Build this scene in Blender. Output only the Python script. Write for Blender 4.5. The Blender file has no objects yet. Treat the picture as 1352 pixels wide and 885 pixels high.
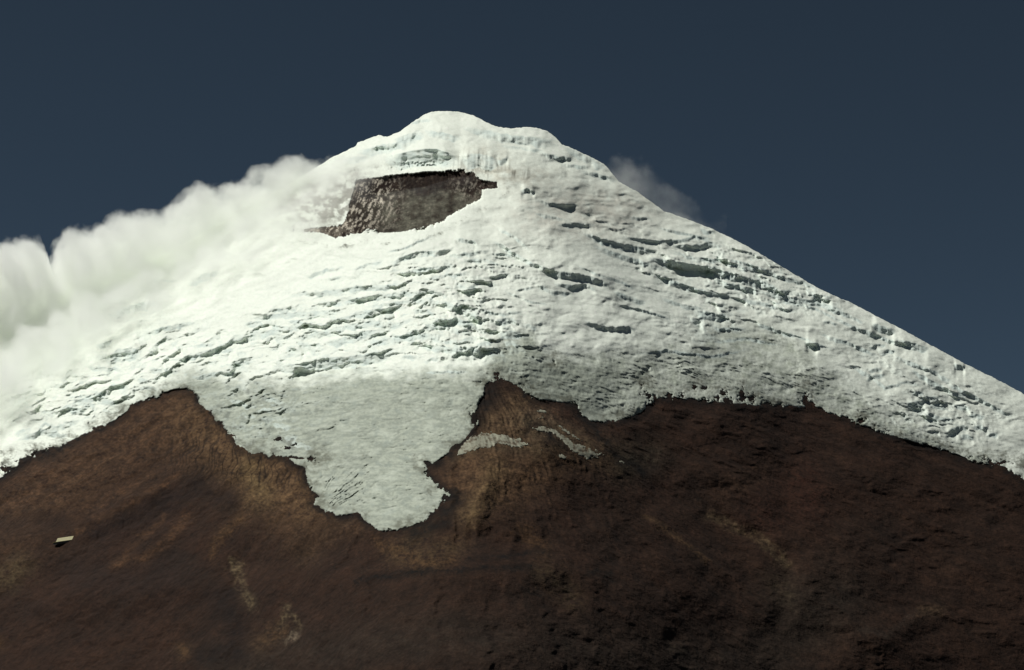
import bpy, math, random
import numpy as np
from mathutils import Vector, Matrix

random.seed(7)
S = bpy.context.scene
COL = S.collection

# ------------------------------------------------------------------ camera
W, H, F = 1352.0, 885.0, 3000.0
PITCH = math.radians(10.0)
CAM = np.array([0.0, 0.0, 3.0])
cd = bpy.data.cameras.new('camera')
cam = bpy.data.objects.new('camera', cd)
COL.objects.link(cam)
cam.location = CAM
cam.rotation_euler = (math.pi/2 + PITCH, 0, 0)
cd.sensor_width = 36.0
cd.lens = 36.0*F/W
cd.clip_start = 1.0
cd.clip_end = 80000.0
S.camera = cam


def ray(px, py):
    """pixel -> (x/y, z/y) slopes of the line of sight"""
    u = (px - W/2)/F
    v = (H/2 - py)/F
    cy = math.cos(PITCH) - v*math.sin(PITCH)
    cz = math.sin(PITCH) + v*math.cos(PITCH)
    return u/cy, cz/cy


# ------------------------------------------------------------------ noise
def perlin(x, y, seed=0):
    x = np.asarray(x, dtype=np.float32); y = np.asarray(y, dtype=np.float32)
    rs = np.random.RandomState(seed + 11)
    perm = rs.permutation(256).astype(np.int32)
    ang = rs.rand(256).astype(np.float32)*2*np.pi
    gx, gy = np.cos(ang), np.sin(ang)
    xi = np.floor(x).astype(np.int32); yi = np.floor(y).astype(np.int32)
    xf = x - xi; yf = y - yi
    u = xf*xf*xf*(xf*(xf*6 - 15) + 10); v = yf*yf*yf*(yf*(yf*6 - 15) + 10)

    def g(ix, iy, fx, fy):
        h = perm[(perm[ix & 255] + iy) & 255]
        return gx[h]*fx + gy[h]*fy
    a = g(xi, yi, xf, yf); b = g(xi + 1, yi, xf - 1, yf)
    c = g(xi, yi + 1, xf, yf - 1); d = g(xi + 1, yi + 1, xf - 1, yf - 1)
    return ((a + u*(b - a)) + v*((c + u*(d - c)) - (a + u*(b - a))))*1.5


def fbm(x, y, seed=0, octv=4, gain=0.5, lac=2.03):
    s = 0; a = 1.0
    for i in range(octv):
        s = s + a*perlin(x, y, seed + i*7)
        x = x*lac + 3.1; y = y*lac + 1.7; a *= gain
    return s


def ridged(x, y, seed=0, octv=4, gain=0.5):
    s = 0; a = 1.0
    for i in range(octv):
        s = s + a*(1 - 2.2*np.abs(perlin(x, y, seed + i*5)))
        x = x*2.07 + 5.3; y = y*2.07 + 2.1; a *= gain
    return s


def sstep(a, b, x):
    t = np.clip((x - a)/(b - a), 0, 1)
    return t*t*(3 - 2*t)


# ------------------------------------------------------------------ signed distance to an outline (positive inside)
def poly_sd(PX, PY, pts):
    d2 = np.full(PX.shape, 1e12, dtype=np.float32)
    ins = np.zeros(PX.shape, dtype=bool)
    n = len(pts)
    for i in range(n):
        x0, y0 = pts[i]; x1, y1 = pts[(i + 1) % n]
        ex, ey = x1 - x0, y1 - y0
        wx = PX - np.float32(x0); wy = PY - np.float32(y0)
        t = np.clip((wx*ex + wy*ey)/(ex*ex + ey*ey + 1e-9), 0, 1)
        d2 = np.minimum(d2, (wx - t*ex)**2 + (wy - t*ey)**2)
        if y0 != y1:
            c = ((y0 > PY) != (y1 > PY)) & (PX < (x1 - x0)*(PY - y0)/(y1 - y0) + x0)
            ins ^= c
    return np.where(ins, 1, -1)*np.sqrt(d2)


def line_d(PX, PY, pts):
    """distance to an open polyline and position along it (0..1)"""
    d2 = np.full(PX.shape, 1e12, dtype=np.float32); tt = np.zeros(PX.shape, dtype=np.float32)
    n = len(pts) - 1
    for i in range(n):
        x0, y0 = pts[i]; x1, y1 = pts[i + 1]
        ex, ey = x1 - x0, y1 - y0
        wx = PX - np.float32(x0); wy = PY - np.float32(y0)
        t = np.clip((wx*ex + wy*ey)/(ex*ex + ey*ey + 1e-9), 0, 1)
        q = (wx - t*ex)**2 + (wy - t*ey)**2
        m = q < d2
        d2 = np.where(m, q, d2); tt = np.where(m, (i + t)/n, tt)
    return np.sqrt(d2), tt


# ------------------------------------------------------------------ outlines measured on the mountain
RIDGE = [(-2600, 1900), (-1300, 1150), (-1000, 985), (-600, 770), (-200, 550), (0, 440), (100, 392), (200, 345), (300, 290), (400, 232), (440, 207), (458, 199),
         (463, 196), (470, 193), (472, 189), (479, 186), (490, 182), (500, 178.5), (511, 181), (529, 173), (547, 160), (559, 152), (568, 148.5), (577, 147),
         (600, 147), (612, 149), (624, 152.5), (634, 157), (642, 161.5), (650, 165), (659, 168), (674, 170), (692, 168), (704, 168.5), (713, 170),
         (722, 173), (728, 177), (735, 183), (742, 191), (753, 195), (764, 200), (782, 208.5), (797, 216.5), (803, 222), (809, 230), (817, 240), (841, 253),
         (859, 266), (877, 279), (906, 289), (936, 300.5), (965, 314), (995, 330), (1025, 348), (1040, 357), (1079, 380), (1100, 390), (1124, 400), (1159, 418.5),
         (1189, 434), (1233, 458), (1277, 482), (1316, 501), (1352, 520.5), (1600, 660), (2000, 890), (2300, 1050), (2600, 1200), (4000, 1950)]
SNOW = [(-900, 560), (-600, 755), (-300, 745), (-100, 680), (0, 632), (14, 622), (30, 610), (59, 601), (74, 594), (89, 586), (118, 571.6), (148, 557), (165, 545), (175, 534),
        (183, 530), (207, 523), (225, 515), (235, 514), (246, 512.5), (260, 521), (263, 533), (268, 541), (278, 542), (284, 554), (290, 556), (296, 563), (302, 574.5), (305, 572), (313.6, 589),
        (331, 600), (370, 602), (382, 606), (389, 612.4), (404, 618), (405.6, 639), (413, 648), (419, 652), (414.5, 665.7), (428, 674.6), (451, 680.5), (472, 677.5), (484, 689),
        (499, 700), (513.6, 701), (534, 697), (564, 688), (570, 677.5), (581, 668.6), (588, 657), (597, 655), (585, 645), (576, 639), (564, 629), (559, 608), (572, 612), (590, 600),
        (601, 588), (608, 586), (619, 575), (633, 558), (628, 546), (631, 534), (637, 524), (639, 511), (648, 504), (657, 500), (672, 506), (690, 514), (701, 525), (737, 531), (761, 533), (763, 541),
        (767, 547), (781, 556.6), (800, 556), (835, 552), (846, 545), (855, 535), (873, 526), (895, 526), (914, 527), (940, 530), (981, 535), (1025, 535), (1064, 538), (1062, 526),
        (1075, 535), (1094, 545), (1112, 550), (1129, 559), (1159, 569), (1203, 582.7), (1248, 594.5), (1292, 611), (1307, 615), (1298, 604), (1330, 620), (1352, 634), (1500, 705),
        (1700, 745), (2000, 720), (2300, 500), (2300, -600), (-900, -600)]
CRATER = [(470, 238), (486, 236), (523, 231), (562, 227), (606, 225), (626, 229), (636, 238), (656, 241), (657, 249), (637, 251), (636, 262), (618, 271), (600, 282), (580, 294), (560, 302),
          (530, 307), (500, 308), (482, 304), (470, 309), (442, 314), (426, 308), (400, 306), (402, 302), (430, 300), (452, 297), (458, 286), (461, 272), (464, 256), (468, 248)]

bx = [-20.0]; st = 1.0
while bx[0] > -1900:
    st *= 1.07; bx.insert(0, bx[0] - st)
cx_ = [1372.0]; st = 1.0
while cx_[-1] < 3200:
    st *= 1.07; cx_.append(cx_[-1] + st)
COLX = np.array(bx[:-1] + list(np.arange(-20.0, 1372.0, 1.0)) + cx_, dtype=np.float32)
NC = len(COLX)
NR = 880
rx, ry = zip(*RIDGE)
fine = np.arange(-2600, 4000, 1.0)
fr = np.interp(fine, rx, ry)
frs = fr.copy()
ker = np.exp(-0.5*(np.arange(-200, 201)/70.0)**2); ker /= ker.sum()
frs = np.convolve(np.pad(fr, 200, mode='edge'), ker, 'valid')
ridge = np.interp(COLX, fine, fr) + 0.8*perlin(COLX/9, COLX*0, 3) + 0.5*perlin(COLX/3.3, COLX*0 + 5, 4)
ridgeS = np.interp(COLX, fine, frs)

BOT = 990.0
t = np.linspace(0, 1, NR)
PYB = np.maximum(BOT, ridge + 30)
PX = np.repeat(COLX[None, :], NR, 0).astype(np.float32)
PY = (ridge[None, :] + t[:, None]*(PYB - ridge)[None, :]).astype(np.float32)
DY = PY - ridge[None, :]

TA = 0.60
D0 = 6000.0
RX, RZ = ray(PX, PY)
_, RZS = ray(COLX, np.minimum(ridgeS, 1100))
G = None


def smin(a, b, k):
    h = np.clip(0.5 + 0.5*(b - a)/k, 0, 1)
    return b + (a - b)*h - k*h*(1 - h)


Db = D0*(TA - RZS)[None, :]/(TA - np.minimum(RZ, 0.52))
G = (Db/(TA - RZ)/F).astype(np.float32)           # metres of depth per pixel row on the even slope
k10 = np.exp(-0.5*(np.arange(-60, 61)/14.0)**2); k10 /= k10.sum()
ridgeM = np.interp(COLX, fine, np.convolve(np.pad(fr, 60, mode='edge'), k10, 'valid'))
DYs = PY - ridgeM[None, :]
DYs = 3*np.log1p(np.exp(np.clip(DYs/3, -20, 30))) 
D = Db - 22*(1 - np.exp(-DYs/7.0)) - 30*(1 - np.exp(-DYs/26.0)) + 52


# ---- large relief: (polyline, sigma, amplitude in metres toward the viewer)
def spur(pts, sig, amp, asym=0.0):
    global D
    d, tt = line_d(PX, PY, pts)
    D = D - amp*np.exp(-0.5*(d/sig)**2)*(0.75 + 0.25*np.sin(tt*np.pi))


spur([(690, 240), (718, 300), (765, 345), (835, 400), (890, 450), (960, 520)], 46, 95)
spur([(690, 243), (712, 280), (745, 312), (800, 366), (880, 420), (950, 458)], 13, 22)
spur([(800, 300), (860, 360), (960, 420)], 40, -40)
spur([(610, 170), (560, 330), (520, 420)], 80, 30)
spur([(245, 512), (290, 585), (370, 630), (410, 690)], 36, 55)
spur([(245, 512), (140, 620), (40, 700)], 46, 35)
spur([(500, 470), (510, 560), (500, 690)], 60, -34)
spur([(665, 505), (710, 560), (790, 602), (850, 680), (900, 760)], 34, 52)
spur([(640, 590), (600, 640), (640, 700)], 26, 20)
spur([(800, 560), (870, 640), (960, 740), (1040, 850)], 34, -42)
spur([(880, 520), (980, 640), (1100, 760)], 50, 30)
spur([(250, 620), (160, 668), (98, 704)], 9, 19)
spur([(225, 705), (170, 742), (100, 780)], 12, 19)
spur([(560, 735), (480, 700), (440, 690)], 10, 17)
spur([(655, 610), (640, 650), (615, 690)], 12, 21)
spur([(430, 700), (400, 735), (380, 790)], 12, -19)
spur([(868, 690), (940, 745), (1010, 810)], 10, 17)
spur([(935, 680), (1010, 715), (1040, 750)], 9, -17)
spur([(1130, 830), (1170, 842), (1210, 810), (1260, 790)], 14, 11)
spur([(60, 800), (140, 790), (250, 770)], 14, 21)
spur([(1080, 380), (1160, 500), (1290, 640), (1400, 760)], 60, 22)
spur([(430, 850), (620, 845), (830, 880)], 90, 70)
spur([(460, 760), (620, 752), (760, 740), (820, 790)], 28, 34)
spur([(330, 745), (420, 735), (600, 722), (720, 720)], 16, -30)
spur([(560, 715), (470, 735), (400, 760), (330, 800)], 16, 14)
spur([(300, 690), (320, 760), (330, 830)], 16, -22)
spur([(0, 790), (60, 760), (140, 700)], 26, -18)
spur([(880, 820), (1000, 790), (1130, 830)], 45, 34)
spur([(1100, 885), (1200, 850), (1352, 830)], 40, 24)
spur([(1040, 690), (1042, 760), (1030, 800)], 14, -14)
D = D - G*5.5*fbm(PX/150, PY/110, 21, 3) - G*1.5*fbm(PX/48, PY/36, 22, 2)
# the snow ridge that runs down from the knob right of the rock face: its right side falls away
xc = np.interp(PY, [235, 243, 300, 366, 420, 458, 540], [684, 690, 734, 800, 880, 950, 1090])
uc = PX - xc + 10*perlin(PY/40, PX/60, 160)
D = D + G*.55*(9*np.log1p(np.exp(np.clip(uc/9, -20, 20))))*np.exp(-np.maximum(uc, 0)/58)*sstep(236, 262 + np.clip(uc, 0, 90)*.9, PY)*sstep(520, 440, PY)
DL = D.copy()

# ------------------------------------------------------------------ ice cliffs and crevasses: (points, cliff height px, steepness)
CREV = [
 ([(610, 168), (640, 172), (668, 178), (700, 182), (738, 192)], 9, .5), ([(745, 194), (775, 206), (800, 222)], 8, .5), ([(470, 200), (490, 196), (512, 192), (532, 186), (552, 184)], 9, .75),
 ([(520, 184), (540, 177), (556, 172)], 6, .8), ([(560, 172), (585, 176), (610, 182)], 7, .5), ([(452, 212), (470, 208), (490, 206)], 6, .6),
 ([(400, 366), (430, 356), (456, 352)], 4, .8), ([(520, 362), (545, 357), (580, 352), (602, 353)], 4, .9), ([(590, 338), (620, 334), (648, 330)], 4, .7), ([(655, 300), (680, 312), (700, 330)], 4, .8),
 ([(440, 402), (480, 392), (520, 388), (560, 384)], 6, .9), ([(330, 420), (372, 414), (410, 412), (450, 408)], 6, .9), ([(300, 452), (340, 440), (385, 430), (420, 424)], 7, .9),
 ([(230, 478), (262, 466), (300, 456)], 6, .9), ([(470, 452), (510, 446), (555, 440), (590, 442)], 8, .95), ([(545, 455), (590, 458), (640, 462), (668, 470)], 7, .9), ([(560, 425), (600, 420), (640, 432)], 8, .95),
 ([(700, 372), (728, 384), (758, 388)], 4, .8), ([(760, 350), (790, 362), (822, 372), (846, 386)], 3, .7), ([(780, 322), (812, 334), (846, 344), (876, 356)], 6, .9), ([(868, 300), (905, 308), (944, 316)], 3, .8),
 ([(1000, 384), (1040, 392), (1080, 398), (1120, 412)], 6, .9), ([(1090, 414), (1130, 432), (1168, 446), (1200, 458)], 4, .8), ([(960, 392), (1000, 398), (1050, 412)], 4, .8),
 ([(1080, 440), (1120, 452), (1160, 470)], 4, .8), ([(1180, 470), (1225, 486), (1262, 506)], 5, .8), ([(1200, 486), (1240, 508), (1280, 528)], 6, .85), ([(1240, 500), (1290, 524), (1340, 552)], 5, .8),
 ([(890, 372), (930, 384), (972, 392)], 5, .85), ([(870, 392), (900, 402), (930, 408)], 4, .8), ([(60, 548), (100, 530), (150, 512)], 8, .8), ([(20, 580), (60, 566), (110, 552)], 7, .8),
 ([(190, 440), (225, 430), (260, 424)], 5, .8), ([(250, 500), (280, 492), (320, 490)], 5, .8), ([(940, 452), (985, 446), (1030, 456)], 3, .6), ([(1120, 480), (1150, 496), (1176, 516)], 4, .7),
 ([(464, 357), (482, 349), (506, 345)], 3, 1), ([(512, 348), (532, 339), (553, 332), (577, 332), (600, 328)], 6, 1), ([(508, 333), (535, 327), (553, 318), (574, 311)], 2.5, 1),
 ([(600, 314), (624, 318), (633, 324)], 4, 1), ([(432, 368), (452, 365)], 3, 1), ([(648, 318), (665, 324), (677, 333), (704, 348), (740, 360)], 5, 1),
 ([(378, 393), (399, 386), (438, 384), (470, 378), (506, 377), (547, 372)], 6, 1), ([(417, 399), (450, 399), (470, 396), (512, 386)], 5, 1),
 ([(384, 448), (426, 437), (458, 429), (491, 424), (523, 427), (553, 418)], 7, 1), ([(426, 454), (458, 444), (482, 438), (523, 432)], 9, .9),
 ([(355, 486), (378, 482), (399, 480), (429, 473), (458, 471), (488, 467), (520, 460), (540, 458)], 13, 1.0),
 ([(556, 370), (591, 362), (624, 362)], 3, 1), ([(600, 372), (615, 380), (633, 375)], 7, 1), ([(619, 389), (636, 408), (653, 414), (692, 412)], 3, 1),
 ([(645, 366), (674, 361)], 3, 1), ([(680, 384), (707, 378)], 2, 1), ([(712, 349), (732, 358), (759, 361), (786, 367), (807, 377)], 8, 1),
 ([(730, 374), (756, 377), (774, 375), (789, 384)], 5, 1), ([(809, 384), (833, 392), (854, 400)], 6, .8), ([(815, 402), (842, 408), (866, 414), (889, 423)], 2.5, 1),
 ([(770, 423), (788, 429), (806, 433), (824, 431), (842, 434)], 5.5, .9), ([(854, 340), (892, 346), (931, 352), (966, 361), (1008, 372), (1031, 383), (1061, 387)], 9, 1),
 ([(931, 360), (957, 373), (984, 379), (1014, 387)], 6, 1), ([(860, 362), (883, 369), (907, 377), (928, 387)], 5, 1), ([(913, 409), (931, 412), (963, 417)], 9, 1),
 ([(938, 432), (952, 434), (968, 432), (984, 435)], 4, .9), ([(992, 423), (1010, 430), (1030, 437), (1052, 446)], 4, .9), ([(1062, 451), (1082, 455)], 5, 1), ([(687, 252), (696, 249), (707, 254)], 5, 1.1),
 ([(708, 263), (723, 268), (750, 271), (764, 271)], 4, 1), ([(705, 281), (729, 286), (747, 290)], 3, 1), ([(735, 297), (758, 294), (785, 297)], 5, 1),
 ([(767, 306), (794, 315), (817, 321), (847, 327), (868, 333)], 7, 1), ([(853, 339), (886, 345), (924, 351), (960, 354)], 8, 1),
 ([(817, 312), (862, 318), (900, 317), (918, 311), (953, 324)], 3.5, 1), ([(886, 324), (915, 324), (939, 320), (956, 326)], 6, 1),
 ([(885, 330), (921, 342), (948, 342), (989, 354), (1025, 362)], 4, 1), ([(711, 200), (732, 206), (758, 209)], 5, 1), ([(740, 216), (764, 219), (783, 220)], 3.5, 1),
 ([(764, 225), (788, 229), (815, 238)], 4.5, 1), ([(832, 287), (859, 288)], 3, 1), ([(924, 303), (945, 306)], 4, 1), ([(1070, 387), (1100, 393)], 6, 1),
 ([(1088, 406), (1118, 414), (1141, 427)], 4, 1), ([(1150, 427), (1183, 436)], 8, 1), ([(1183, 448), (1209, 454), (1227, 460)], 8, 1), ([(1259, 480), (1275, 484)], 6, 1),
 ([(1064, 452), (1080, 456)], 6, 1), ([(1026, 436), (1060, 446), (1100, 462)], 2, 1), ([(142, 417), (166, 406), (189, 399), (210, 397)], 9, 1), ([(189, 377), (207, 369), (237, 371)], 2, 1),
 ([(248, 375), (266, 363), (290, 357)], 8, .8), ([(355, 408), (379, 408), (400, 401)], 5, 1), ([(322, 427), (343, 424), (355, 437)], 6, 1), ([(139, 476), (154, 462), (177, 460), (188, 462)], 14, .9),
 ([(109, 483), (140, 486), (166, 486)], 4, 1), ([(260, 472), (284, 460), (308, 447), (334, 449)], 6, 1), ([(306, 474), (334, 472)], 8, 1), ([(127, 456), (148, 449)], 6, 1),
 ([(506, 209), (517, 205), (529, 203), (545, 199), (559, 197), (577, 197), (592, 202), (601, 207), (609, 216)], 24, 1.3),
 ([(606, 207), (625, 203), (645, 206), (660, 212)], 20, 0.8), ([(540, 163), (556, 158), (572, 158)], 3, .8), ([(486, 196), (505, 191), (530, 190)], 5, .9), ([(530, 180), (552, 175), (561, 178)], 8, .6),
 ([(655, 213), (672, 208)], 6, 1), ([(640, 184), (700, 181), (735, 186)], 4, .4), ([(660, 192), (700, 196), (720, 200)], 3, .5),
 ([(480, 405), (530, 398), (566, 395)], 4, 1), ([(540, 388), (570, 384), (590, 388)], 4, 1), ([(560, 400), (590, 398), (612, 410), (640, 424)], 6, 1), ([(460, 414), (500, 408), (540, 404)], 4, 1),
 ([(650, 424), (668, 420), (690, 424)], 7, .9), ([(655, 440), (676, 437), (692, 441)], 8, .8), ([(560, 492), (590, 490), (620, 491)], 2.5, 1), ([(840, 468), (880, 462), (940, 470), (985, 462)], 3, .6),
 ([(985, 352), (1020, 362), (1060, 372), (1085, 384)], 4, .9), ([(960, 341), (1000, 352), (1030, 364)], 3.5, .9), ([(1000, 400), (1040, 398), (1080, 408), (1120, 430)], 2.5, .8),
 ([(610, 343), (640, 342), (662, 350)], 4, .9), ([(650, 334), (672, 336), (690, 343)], 3, .9), ([(665, 384), (700, 398), (724, 402)], 2, .8), ([(430, 424), (470, 416), (500, 414)], 4, 1),
]
for (x, y, w) in [(1156, 487, 6), (1156, 496, 6), (1178, 509, 5), (1212, 518, 6), (1227, 524, 6), (1209, 531, 9), (1230, 548, 8), (1265, 564, 9), (1257, 569, 8), (1277, 575, 7), (1295, 563, 6),
                  (1310, 573, 6), (1271, 536, 7), (1289, 548, 6), (1238, 536, 5), (1250, 552, 5), (1096, 425, 4), (1172, 464, 5), (1158, 456, 4), (1200, 505, 4), (207, 487, 8), (157, 508, 8),
                  (139, 526, 11), (189, 501, 7), (74, 572, 7), (103, 540, 8), (30, 568, 9), (118, 534, 7), (60, 560, 6), (170, 522, 5), (196, 511, 5), (225, 488, 6), (268, 455, 5), (300, 462, 5),
                  (340, 436, 6), (366, 430, 6), (372, 444, 6), (392, 424, 5), (412, 434, 6), (560, 410, 7), (580, 424, 8), (600, 434, 8), (548, 436, 6), (574, 446, 6), (620, 446, 6), (596, 452, 6),
                  (640, 452, 7), (610, 466, 6), (540, 470, 6), (570, 474, 5), (700, 430, 6), (676, 452, 7), (330, 548, 6), (318, 531, 7), (350, 540, 6), (372, 560, 8), (384, 575, 8), (398, 586, 7), (361, 527, 6)]:
    a = random.uniform(-.3, .3)
    L = random.uniform(8, 17); w = w*.72
    CREV.append(([(x - L, y - a*L + 1.5), (x, y - 1), (x + L, y + a*L + 2)], w, random.uniform(.6, .85)))

ICE = np.zeros_like(PX)
DG = np.zeros_like(PX)
for k, (pts, w, stp) in enumerate(CREV):
    if w < 20:
        w = w*1.22 + .4
    xs, ys = zip(*pts)
    i0, i1 = np.searchsorted(COLX, [xs[0] - 1, xs[-1] + 1])
    if i1 - i0 < 3:
        continue
    c = COLX[i0:i1]
    jj = .12 if w > 22 else 1.0
    yl = np.interp(c, xs, ys) + jj*(0.20*min(w, 7) + .5)*perlin(c/7, c*0 + k, 60) + jj*0.5*perlin(c/2.7, c*0 + k, 61) - 0.5
    s = (c - xs[0])/(xs[-1] - xs[0])
    tp = np.clip(np.minimum(s, 1 - s)*4.5, 0, 1)**0.6
    ww = w*tp*(0.95 + jj*min(.5, 2.5/w)*perlin(c/11, c*0 + k*3, 62))
    ww = np.maximum(ww, 0.35)
    v = PY[:, i0:i1] - yl[None, :]
    wv = ww[None, :]
    Lu, Ld = (min(1.6*w + 4, 22), min(1.8*w + 3, 22)) if xs[-1] - xs[0] > 28 else (.7*w + 1.5, .8*w + 1.5)
    tps = sstep(0, 1, np.clip(np.minimum(s, 1 - s)*4.0, 0, 1))
    vs = PY[:, i0:i1] - np.interp(c, xs, ys)[None, :]
    fa_ = -0.5*np.exp(np.minimum(vs, 0)/Lu); fb_ = 0.5*np.exp(-np.maximum(vs - w, 0)/Ld)
    q = np.clip(v/wv, 0, 1)
    f = fa_*(1 - q) + fb_*q
    DG[:, i0:i1] += (0.92 if w > 20 else .80)*stp*G[:, i0:i1]*w*f*tps[None, :]
    ICE[:, i0:i1] = np.maximum(ICE[:, i0:i1], tp[None, :]*sstep(-.6, .6, v)*sstep(wv + 1, wv - .5, v))


def blob(cx, cy, rx_, ry_, w=1.0):
    return w*np.exp(-(((PX - cx)/rx_)**2 + ((PY - cy)/ry_)**2))


# ---- serac fields: broken terraces
ser = blob(250, 470, 120, 36, .9) + blob(430, 440, 90, 55, .9) + blob(590, 425, 85, 48, 1.1) + blob(560, 365, 90, 30, .6) + blob(660, 460, 60, 30, .5) + blob(110, 530, 110, 36, 1.0) \
    + blob(1240, 545, 85, 40, .65) + blob(1160, 470, 70, 34, .35) + blob(940, 355, 110, 32, .8) + blob(1060, 390, 70, 24, .7) + blob(340, 545, 62, 40, .8) + blob(790, 300, 60, 22, .35) \
    + blob(160, 400, 60, 30, .5) + blob(940, 425, 60, 28, .7) + blob(660, 350, 60, 30, .4)
ser = np.clip(ser, 0, 1.05)
wx1 = fbm(PX/38, PY/20, 31, 3)
wy1 = fbm(PX/26, PY/16, 33, 4)
tilt = np.interp(PX, [0, 300, 560, 700, 900, 1352], [.45, .30, .12, -.05, -.25, -.42])     # bands run across the fall line
band = PY + tilt*(PX - 600) + 6.0*wy1
for P, amp, sd_ in ((26.0, .62, 0), (14.0, .6, 9), (7.5, .22, 5)):
    ph = band/P + .8*perlin(PX/(4.5*P), PY/(1.8*P), 40 + sd_) + .28*perlin(PX/(1.1*P), PY/(.8*P), 43 + sd_) + .10*perlin(PX/(.35*P), PY/(.3*P), 44 + sd_)
    fr_ = ph - np.floor(ph)
    saw = np.where(fr_ < .36, fr_/.36 - .5, .5 - (fr_ - .36)/.64)
    on = sstep(-.1, .28, perlin(PX/(2.3*P), PY/(.8*P), 46 + sd_) + 0.14*perlin(PX/4, PY/3, 47))
    DG += amp*G*P*.62*saw*on*ser
    ICE = np.maximum(ICE, .75*on*ser*(fr_ < .36)*(fr_ > .02))
DG += ser*G*(.95*fbm(PX/9, PY/6, 51, 4, .6))
# ---- wind-shaped snow and the finely wrinkled bare ice lower down
icez = [(-100, 760), (-100, 690), (60, 610), (180, 530), (246, 490), (300, 500), (346, 507), (400, 502), (480, 494), (600, 492), (640, 486), (655, 448), (700, 436), (722, 466), (770, 474), (840, 462),
        (905, 458), (950, 430), (1010, 430), (1060, 455), (1110, 500), (1180, 545), (1250, 585), (1310, 606), (1352, 628), (1352, 760)]
isd = poly_sd(PX + 14*wx1, PY + 10*wy1 + 5*fbm(PX/13, PY/8, 140, 3, .6), icez)
ICEZ = sstep(-13, 15, isd)
n_i = fbm(PX/40, PY/30, 150, 3)
wr = fbm(PX/16 + .6*wx1, (PY + tilt*(PX - 600)*.55 + 4*wx1)/3.6, 54, 4, .6)
DG += ICEZ*G*(.95*wr*np.clip(.7 + n_i, .2, 1.4) + .6*fbm(PX/9, PY/7, 56, 3, .6))
DG += (1 - .8*blob(556, 212, 60, 18))*(1 - ICEZ)*G*(.75*fbm(PX/34, PY/15, 57, 3, .42) + .06*fbm(PX/6, PY/3.2, 58, 3))
DG += G*2.6*fbm(PX/75 + wx1*.4, (PY + tilt*(PX - 600)*.6)/26, 59, 3)
# crevasses fanning out at the foot of the tongue
fan = blob(452, 655, 34, 36, 1.2) + blob(480, 625, 26, 26, .7)
fa = np.arctan2(PY - 700, PX - 395)
DG += fan*G*3.0*np.minimum(0, .25 - np.abs(perlin(fa*26 + .5*wx1, np.hypot(PX - 395, PY - 700)/40, 70))*1.2)
DG += fan*G*2.0*np.maximum(0, .35 - np.abs(perlin(fa*17 + .5*wx1, np.hypot(PX - 395, PY - 700)/26, 71))*2.6)*1.5

# ------------------------------------------------------------------ glacier outline
rag = 3.0*fbm(PX/10, PY/10, 80, 5, .72)
rag2 = 3.0*fbm(PX/10 + 40, PY/10 + 12, 84, 5, .72)
ra_ = np.clip(.75 + 1.3*fbm(PX/45, PY/45, 87, 2), .25, 1.7)
rag = rag*ra_; rag2 = rag2*ra_
sd_main = poly_sd(PX + rag, PY + rag2, SNOW)
sd_cr = poly_sd(PX + .6*rag, PY + .6*rag2, CRATER)
# wind-plastered snow on the left buttress of the crater wall
plaster = blob(488, 262, 30, 34, 1.0) + blob(430, 276, 34, 14, 1.3) + blob(440, 300, 40, 10, .8) + blob(400, 288, 34, 16, .5) + .35*blob(620, 248, 22, 14)
pn = fbm((PX + .4*PY)/5, (PY + .25*PX)/9, 88, 5, .75) + .08
sd_cr = sd_cr - 2.2*plaster*np.maximum(pn, -.3)
sd = np.minimum(sd_main, -sd_cr)
hn = fbm(PX/3.4, PY/2.8, 95, 3, .6)
for (x, y, a, b) in [(855, 523, 4, 5), (870, 527, 6, 3), (883, 524, 3, 4), (900, 522, 2, 3), (955, 519, 4, 3), (947, 527, 3, 4), (980, 524, 5, 7), (993, 528, 4, 4), (961, 530, 6, 4), (1064, 530, 4, 7),
                     (930, 513, 2, 1.5), (917, 512, 1.5, 1.5), (848, 507, 1.5, 1.5), (731, 478, 1.2, 1.2), (656, 498, 2.5, 3), (1137, 556, 5, 4), (384, 604, 9, 2), (411, 606, 5, 4), (396, 605, 8, 1.5), (628, 552, 6, 9),
                     (662, 512, 9, 2.5), (680, 512, 8, 2), (1322, 611, 9, 1.5), (12, 620, 9, 3), (36, 607, 9, 3), (55, 600, 8, 3), (72, 594, 6, 2.5), (368, 580, 3, 2), (388, 588, 4, 2), (380, 592, 5, 1.5)]:
    e = np.sqrt(((PX + rag*.9 - x)/a)**2 + ((PY + rag2*.9 - y)/b)**2)
    e = np.where(e < 3, e*(1 + .55*np.clip(hn, -.8, 1.5)), e)
    sd = np.minimum(sd, (e - .85)*min(a, b))
# specks of debris lying near the edges
speck = perlin(PX/3.1, PY/2.6, 90) + .5*perlin(PX/11, PY/9, 91)
sd = np.where((sd > 0) & (sd < 16), np.minimum(sd, (1.05 - speck)*6 + sd*.55 - 1.2), sd)

# ------------------------------------------------------------------ rock relief
az = np.arctan2((PY - 420)*1.35, PX - 615)
rr = np.hypot(PX - 615, (PY - 420)*1.35)
gul = ridged(az*19 + .35*wx1, rr/210, 100, 4, .55)
DR = -G*(sstep(60, 220, rr)*4.2*fbm(az*9 + .3*wx1, rr/260, 130, 2, .5) + sstep(60, 220, rr)*2.6*(1 - blob(640, 760, 130, 150, .5))*(.5 - 1.6*np.abs(perlin(az*15 + .35*wx1, rr/230, 133))) + sstep(60, 220, rr)*1.3*(1 - blob(640, 760, 130, 150, .9))*(.5 - 1.6*np.abs(perlin(az*37 + .5*wx1, rr/120, 135))) + .38*gul*sstep(60, 260, rr)) - G*(.5*fbm(PX/24, PY/20, 105, 4, .45)) - G*.12*fbm(PX/5, PY/4, 107, 2, .6)
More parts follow.
